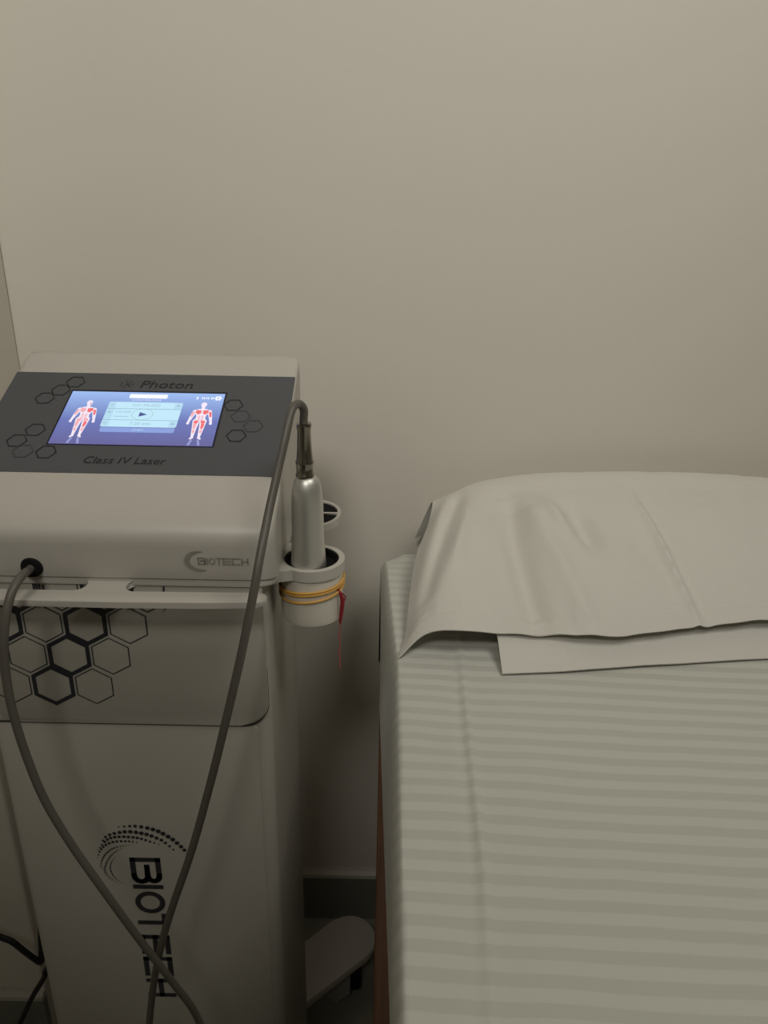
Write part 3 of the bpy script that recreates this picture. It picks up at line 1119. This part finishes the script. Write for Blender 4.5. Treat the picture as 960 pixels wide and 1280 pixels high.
def sheet_pt(s, t):
    """s: 0 hem left .. 1 hem right; t: 0 near .. 1 far hem"""
    LS = .185
    W = BX1
    # along x
    Ls, Rs = .195, .195
    tot = Ls + W + Rs
    a = s * tot
    # along y
    y0 = -.915
    yl = 1.028 - y0
    tt = t * (yl + .19)
    y = y0 + tt
    dropY = 0.0
    if tt > yl - .03:
        q = (tt - (yl - .03))
        # rounded far edge
        Rr = .03
        if q < Rr * math.pi / 2:
            y = y0 + yl - .03 + Rr * math.sin(q / Rr)
            dropY = Rr * (1 - math.cos(q / Rr))
        else:
            y = y0 + yl
            dropY = Rr + q - Rr * math.pi / 2
    et, eh = edge_top(y), edge_hem(y)
    R0 = .018
    dropX = 0.0
    if a < Ls:
        q = Ls - a
        if q < R0 * math.pi / 2:
            x = et - R0 * .45 * (1 - math.cos(q / R0)) ** .8 * .5 - R0 * .22 * math.sin(q / R0)
            dropX = R0 * (1 - math.cos(q / R0))
        else:
            dropX = R0 + q - R0 * math.pi / 2
            k = min(1, (dropX - R0) / .17)
            xt = et - R0 * .445
            x = xt + (eh - xt) * k
            x += .0022 * noise.noise(Vector((y * 9, dropX * 7, 3.1))) * math.sin(math.pi * k)
    elif a > Ls + W:
        q = a - Ls - W
        x = W + min(q, .012)
        dropX = max(0, q - .004)
    else:
        x = et + (a - Ls) / W * (W - et)
    z = .8 - max(dropX, dropY)
    if x < .03 and y > .965:
        z -= .022 * min(1, (.03 - x) / .03) * (y - .965) / .063
    z = max(z, .602)
    if dropX == 0 and dropY < .01:
        c1 = poly_x(C1, y)
        d = x - c1
        fade = min(1, max(0, (.80 - y) / .15))
        far = min(1, max(.25, (y - .30) / .18))
        z += .0026 * math.exp(-(d / .0042) ** 2) * (.35 + .65 * fade) * far - .0010 * math.exp(-((d + .008) / .0060) ** 2) * fade * far
        if d < 0:
            z += .0013 * min(1, -d / .02) * noise.noise(Vector((x * 26, y * 15, 9.2)))
        z += .0016 * noise.noise(Vector((x * 5, y * 4, 0.7))) + .0004 * noise.noise(Vector((x * 22, y * 7, 5.7)))
    return Vector((x, y, z))


bm = bmesh.new()
uvl = bm.loops.layers.uv.new('UVMap')
NS, NT = 440, 230
grid = []
for j in range(NT + 1):
    t = j / NT
    row = []
    for i in range(NS + 1):
        s = i / NS
        # more rows of threads near the left edge
        s = s ** 1.55
        row.append((bm.verts.new(sheet_pt(s, t)), s * 1.13, t * 2.133))
    grid.append(row)
for j in range(NT):
    for i in range(NS):
        q = (grid[j][i], grid[j][i + 1], grid[j + 1][i + 1], grid[j + 1][i])
        f = bm.faces.new([v[0] for v in q])
        for l, v in zip(f.loops, q):
            l[uvl].uv = (v[1], v[2])
sheet = obj('bed_sheet', bm, 'sheet_satin_stripe', loc=(.36, .06, .6), angle=180)
tag(sheet, 'off-white satin-striped bed sheet pulled over the treatment bed mattress', 'bed sheet')

# ------------------------------------------------------------------ pillow and the cloth over it
pillow = thing('pillow', (.55, .90, .802), 'flat pillow whose white pillowcase flap shows beneath the draped cloth', 'pillow')


def cushion():
    bm = bmesh.new()
    NX, NY = 40, 24
    x0, x1, y0, y1 = .145, .725, .775, 1.035
    top, bot = [], []
    for j in range(NY + 1):
        for lst, sg in ((top, 1), (bot, 0)):
            r = []
            for i in range(NX + 1):
                u, v = i / NX * 2 - 1, j / NY * 2 - 1
                hgt = (max(0, 1 - abs(u) ** 5) ** .5) * (max(0, 1 - abs(v) ** 3.0) ** .5)
                z = .8025 + .004 + (.022 + .038 * (j / NY) ** .7) * hgt * sg + (0 if sg else -.003 * hgt)
                r.append(bm.verts.new(((x0 + x1) / 2 + u * (x1 - x0) / 2, (y0 + y1) / 2 + v * (y1 - y0) / 2, z)))
            lst.append(r)
    for lst in (top, bot):
        for j in range(NY):
            for i in range(NX):
                bm.faces.new((lst[j][i], lst[j][i + 1], lst[j + 1][i + 1], lst[j + 1][i]))
    bmesh.ops.remove_doubles(bm, verts=bm.verts, dist=.0011)
    return bm


obj('cushion', cushion(), 'plain_cotton', pillow)


def cloth_from_grid(pts, thick):
    """closed thin cloth from a grid of points"""
    bm = bmesh.new()
    nj, ni = len(pts), len(pts[0])
    up = [[bm.verts.new(p) for p in r] for r in pts]
    lo = []
    for j in range(nj):
        r = []
        for i in range(ni):
            a = pts[j][min(ni - 1, i + 1)] - pts[j][max(0, i - 1)]
            b = pts[min(nj - 1, j + 1)][i] - pts[max(0, j - 1)][i]
            n = a.cross(b)
            n = n.normalized() if n.length > 1e-12 else Vector((0, 0, 1))
            r.append(bm.verts.new(pts[j][i] - n * thick))
        lo.append(r)
    for j in range(nj - 1):
        for i in range(ni - 1):
            bm.faces.new((up[j][i], up[j][i + 1], up[j + 1][i + 1], up[j + 1][i]))
            bm.faces.new((lo[j][i], lo[j + 1][i], lo[j + 1][i + 1], lo[j][i + 1]))
    for j in range(nj - 1):
        bm.faces.new((up[j][0], up[j + 1][0], lo[j + 1][0], lo[j][0]))
        bm.faces.new((up[j][-1], lo[j][-1], lo[j + 1][-1], up[j + 1][-1]))
    for i in range(ni - 1):
        bm.faces.new((up[0][i], lo[0][i], lo[0][i + 1], up[0][i + 1]))
        bm.faces.new((up[-1][i], up[-1][i + 1], lo[-1][i + 1], lo[-1][i]))
    return bm


def cr(p0, p1, p2, p3, t):
    return 0.5 * ((2 * p1) + (p2 - p0) * t + (2 * p0 - 5 * p1 + 4 * p2 - p3) * t * t + (3 * p1 - p0 - 3 * p2 + p3) * t ** 3)


def spline_grid(cols, ni, nj):
    """cols: list of columns (each the same number of control points front to back)"""
    fine = []
    for c in cols:
        fine.append(catmull(c, nj))
    rows = []
    for j in range(len(fine[0])):
        rows.append(catmull([c[j] for c in fine], ni))
    return rows


# pillowcase flap: open end hanging forward onto the sheet
flap_cols = []
for (xf, yf_, xb, zb) in [(.1300, .6975, .1290, .829), (.1550, .7000, .1560, .828), (.2000, .7050, .2000, .826), (.2380, .7110, .2390, .826), (.3000, .7205, .3010, .827), (.3700, .7300, .3700, .829),
                          (.4330, .7385, .4330, .831), (.5300, .7460, .5300, .832), (.6300, .7500, .6300, .832), (.7200, .7500, .7200, .826)]:
    flap_cols.append([Vector((xf, yf_, .8045)), Vector((xf + (xb - xf) * .35, yf_ + .020, .8125)), Vector((xf + (xb - xf) * .7, yf_ + .042, .8215)), Vector((xb, yf_ + .068, zb)), Vector((xb + .002, yf_ + .10, zb + .006))])
gridf = spline_grid(flap_cols, 8, 5)
for r in gridf:
    for p in r:
        p.z += .0012 * noise.noise(Vector((p.x * 18, p.y * 12, 2.2)))
flap = obj('pillowcase', cloth_from_grid(gridf, .0018), 'plain_cotton', pillow, angle=60)

COLS = [
    [(.0190, .7250, .8045), (.0275, .770, .8090), (.0335, .835, .8230), (.0430, .915, .8380), (.0620, .985, .8560), (.0685, 1.034, .8700), (.0465, 1.054, .8030)],
    [(.0470, .7390, .8250), (.0520, .790, .8440), (.0600, .850, .8600), (.0700, .915, .8740), (.0820, .980, .8830), (.1010, 1.036, .8840), (.0960, 1.064, .8250)],
    [(.0850, .7350, .8345), (.0890, .790, .8520), (.0950, .850, .8680), (.1030, .915, .8820), (.1120, .985, .8920), (.1330, 1.046, .8960), (.1330, 1.072, .8500)],
    [(.1315, .7400, .8285), (.1330, .790, .8480), (.1380, .850, .8680), (.1460, .915, .8850), (.1570, .985, .8985), (.1760, 1.046, .9050), (.1760, 1.073, .8550)],
    [(.1970, .7375, .8310), (.1990, .790, .8510), (.2030, .850, .8720), (.2090, .915, .8905), (.2180, .985, .9060), (.2330, 1.045, .9130), (.2330, 1.073, .8550)],
    [(.2600, .7365, .8300), (.2620, .790, .8520), (.2650, .850, .8745), (.2690, .915, .8935), (.2750, .985, .9090), (.2850, 1.044, .9165), (.2850, 1.073, .8550)],
    [(.3550, .7580, .8310), (.3560, .805, .8530), (.3580, .860, .8760), (.3610, .920, .8950), (.3650, .985, .9100), (.3700, 1.044, .9175), (.3700, 1.073, .8550)],
    [(.4430, .7720, .8330), (.4440, .815, .8540), (.4460, .868, .8765), (.4480, .925, .8955), (.4500, .988, .9105), (.4530, 1.044, .9170), (.4530, 1.073, .8550)],
    [(.5400, .7760, .8340), (.5400, .820, .8540), (.5410, .870, .8755), (.5420, .927, .8940), (.5430, .988, .9075), (.5450, 1.042, .9125), (.5450, 1.072, .8550)],
    [(.6500, .7760, .8330), (.6500, .820, .8500), (.6500, .870, .8690), (.6500, .927, .8860), (.6500, .988, .8985), (.6500, 1.040, .9030), (.6500, 1.070, .8500)],
    [(.7300, .7740, .8180), (.7340, .820, .8260), (.7370, .870, .8400), (.7400, .927, .8550), (.7400, .988, .8660), (.7400, 1.038, .8700), (.7400, 1.066, .8350)],
]
gridc = spline_grid([[Vector(p) for p in c] for c in COLS], 26, 22)

# soft folds: (polyline in plan, height, width)
FOLDS = [
    ([(.335, .9700), (.345, .8900), (.352, .8200), (.358, .7600)], .0027, .0046),
    ([(.345, .9700), (.356, .8900), (.364, .8200), (.370, .7600)], -.0022, .0075),
    ([(.170, .985), (.166, .890), (.170, .820), (.176, .750)], -.0085, .017),
    ([(.195, .960), (.205, .880), (.222, .800), (.232, .745)], .0040, .014),
    ([(.205, .985), (.222, .930), (.238, .870)], .0060, .011),
    ([(.242, .975), (.256, .900), (.270, .830)], -.0078, .014),
    ([(.125, 1.010), (.105, .920), (.088, .850), (.070, .790)], .0048, .010),
    ([(.105, 1.015), (.082, .930), (.062, .850), (.046, .780)], -.0055, .011),
    ([(.150, 1.02), (.140, .95), (.128, .88)], -.0030, .012),
    ([(.300, .930), (.330, .850), (.352, .790)], -.0030, .016),
    ([(.420, .960), (.425, .870), (.430, .780)], .0016, .030),
]


def seg_dist(p, pl):
    best, along = 9.0, 0
    n = len(pl) - 1
    for k in range(n):
        ax, ay = pl[k]
        bx, by = pl[k + 1]
        dx, dy = bx - ax, by - ay
        t = max(0, min(1, ((p.x - ax) * dx + (p.y - ay) * dy) / (dx * dx + dy * dy)))
        d = math.hypot(p.x - ax - t * dx, p.y - ay - t * dy)
        if d < best:
            best, along = d, (k + t) / n
    return best, along


for j, r in enumerate(gridc):
    for i, p in enumerate(r):
        dz = 0
        for pl, amp, wd in FOLDS:
            d, al = seg_dist(p, pl)
            if d < wd * 3.2:
                dz += 1.75 * amp * math.exp(-(d / wd) ** 2) * min(1, .15 + 2.2 * math.sin(math.pi * min(.97, max(.02, al))) ** .8) if pl[-1][1] < .79 else 1.75 * amp * math.exp(-(d / wd) ** 2) * math.sin(math.pi * al) ** 2 if 0 < al < 1 else 0
        dz += .0016 * noise.noise(Vector((p.x * 14, p.y * 9, 8.8))) + .0007 * noise.noise(Vector((p.x * 40, p.y * 25, 1.8)))
        back_fade = 1 if j < 112 else .2
        p.z += dz * back_fade
        # hem: a doubled strip stands a hair proud, and the edge itself waves
        if 5 < j < 18:
            p.z += .0007 * noise.noise(Vector((p.x * 130, j * .12, 4.4)))
        if j < 10:
            p.z += .0010
            p.y += .0022 * noise.noise(Vector((p.x * 30, .3, .9)))
            p.z += .0009 * noise.noise(Vector((p.x * 26, 5.3, .9)))
drape = obj('cover_cloth', cloth_from_grid(gridc, .0012), 'plain_cotton', loc=(.36, .9, .82), angle=60)
tag(drape, 'white cotton cloth with soft folds draped over the pillow on the bed', 'cloth')
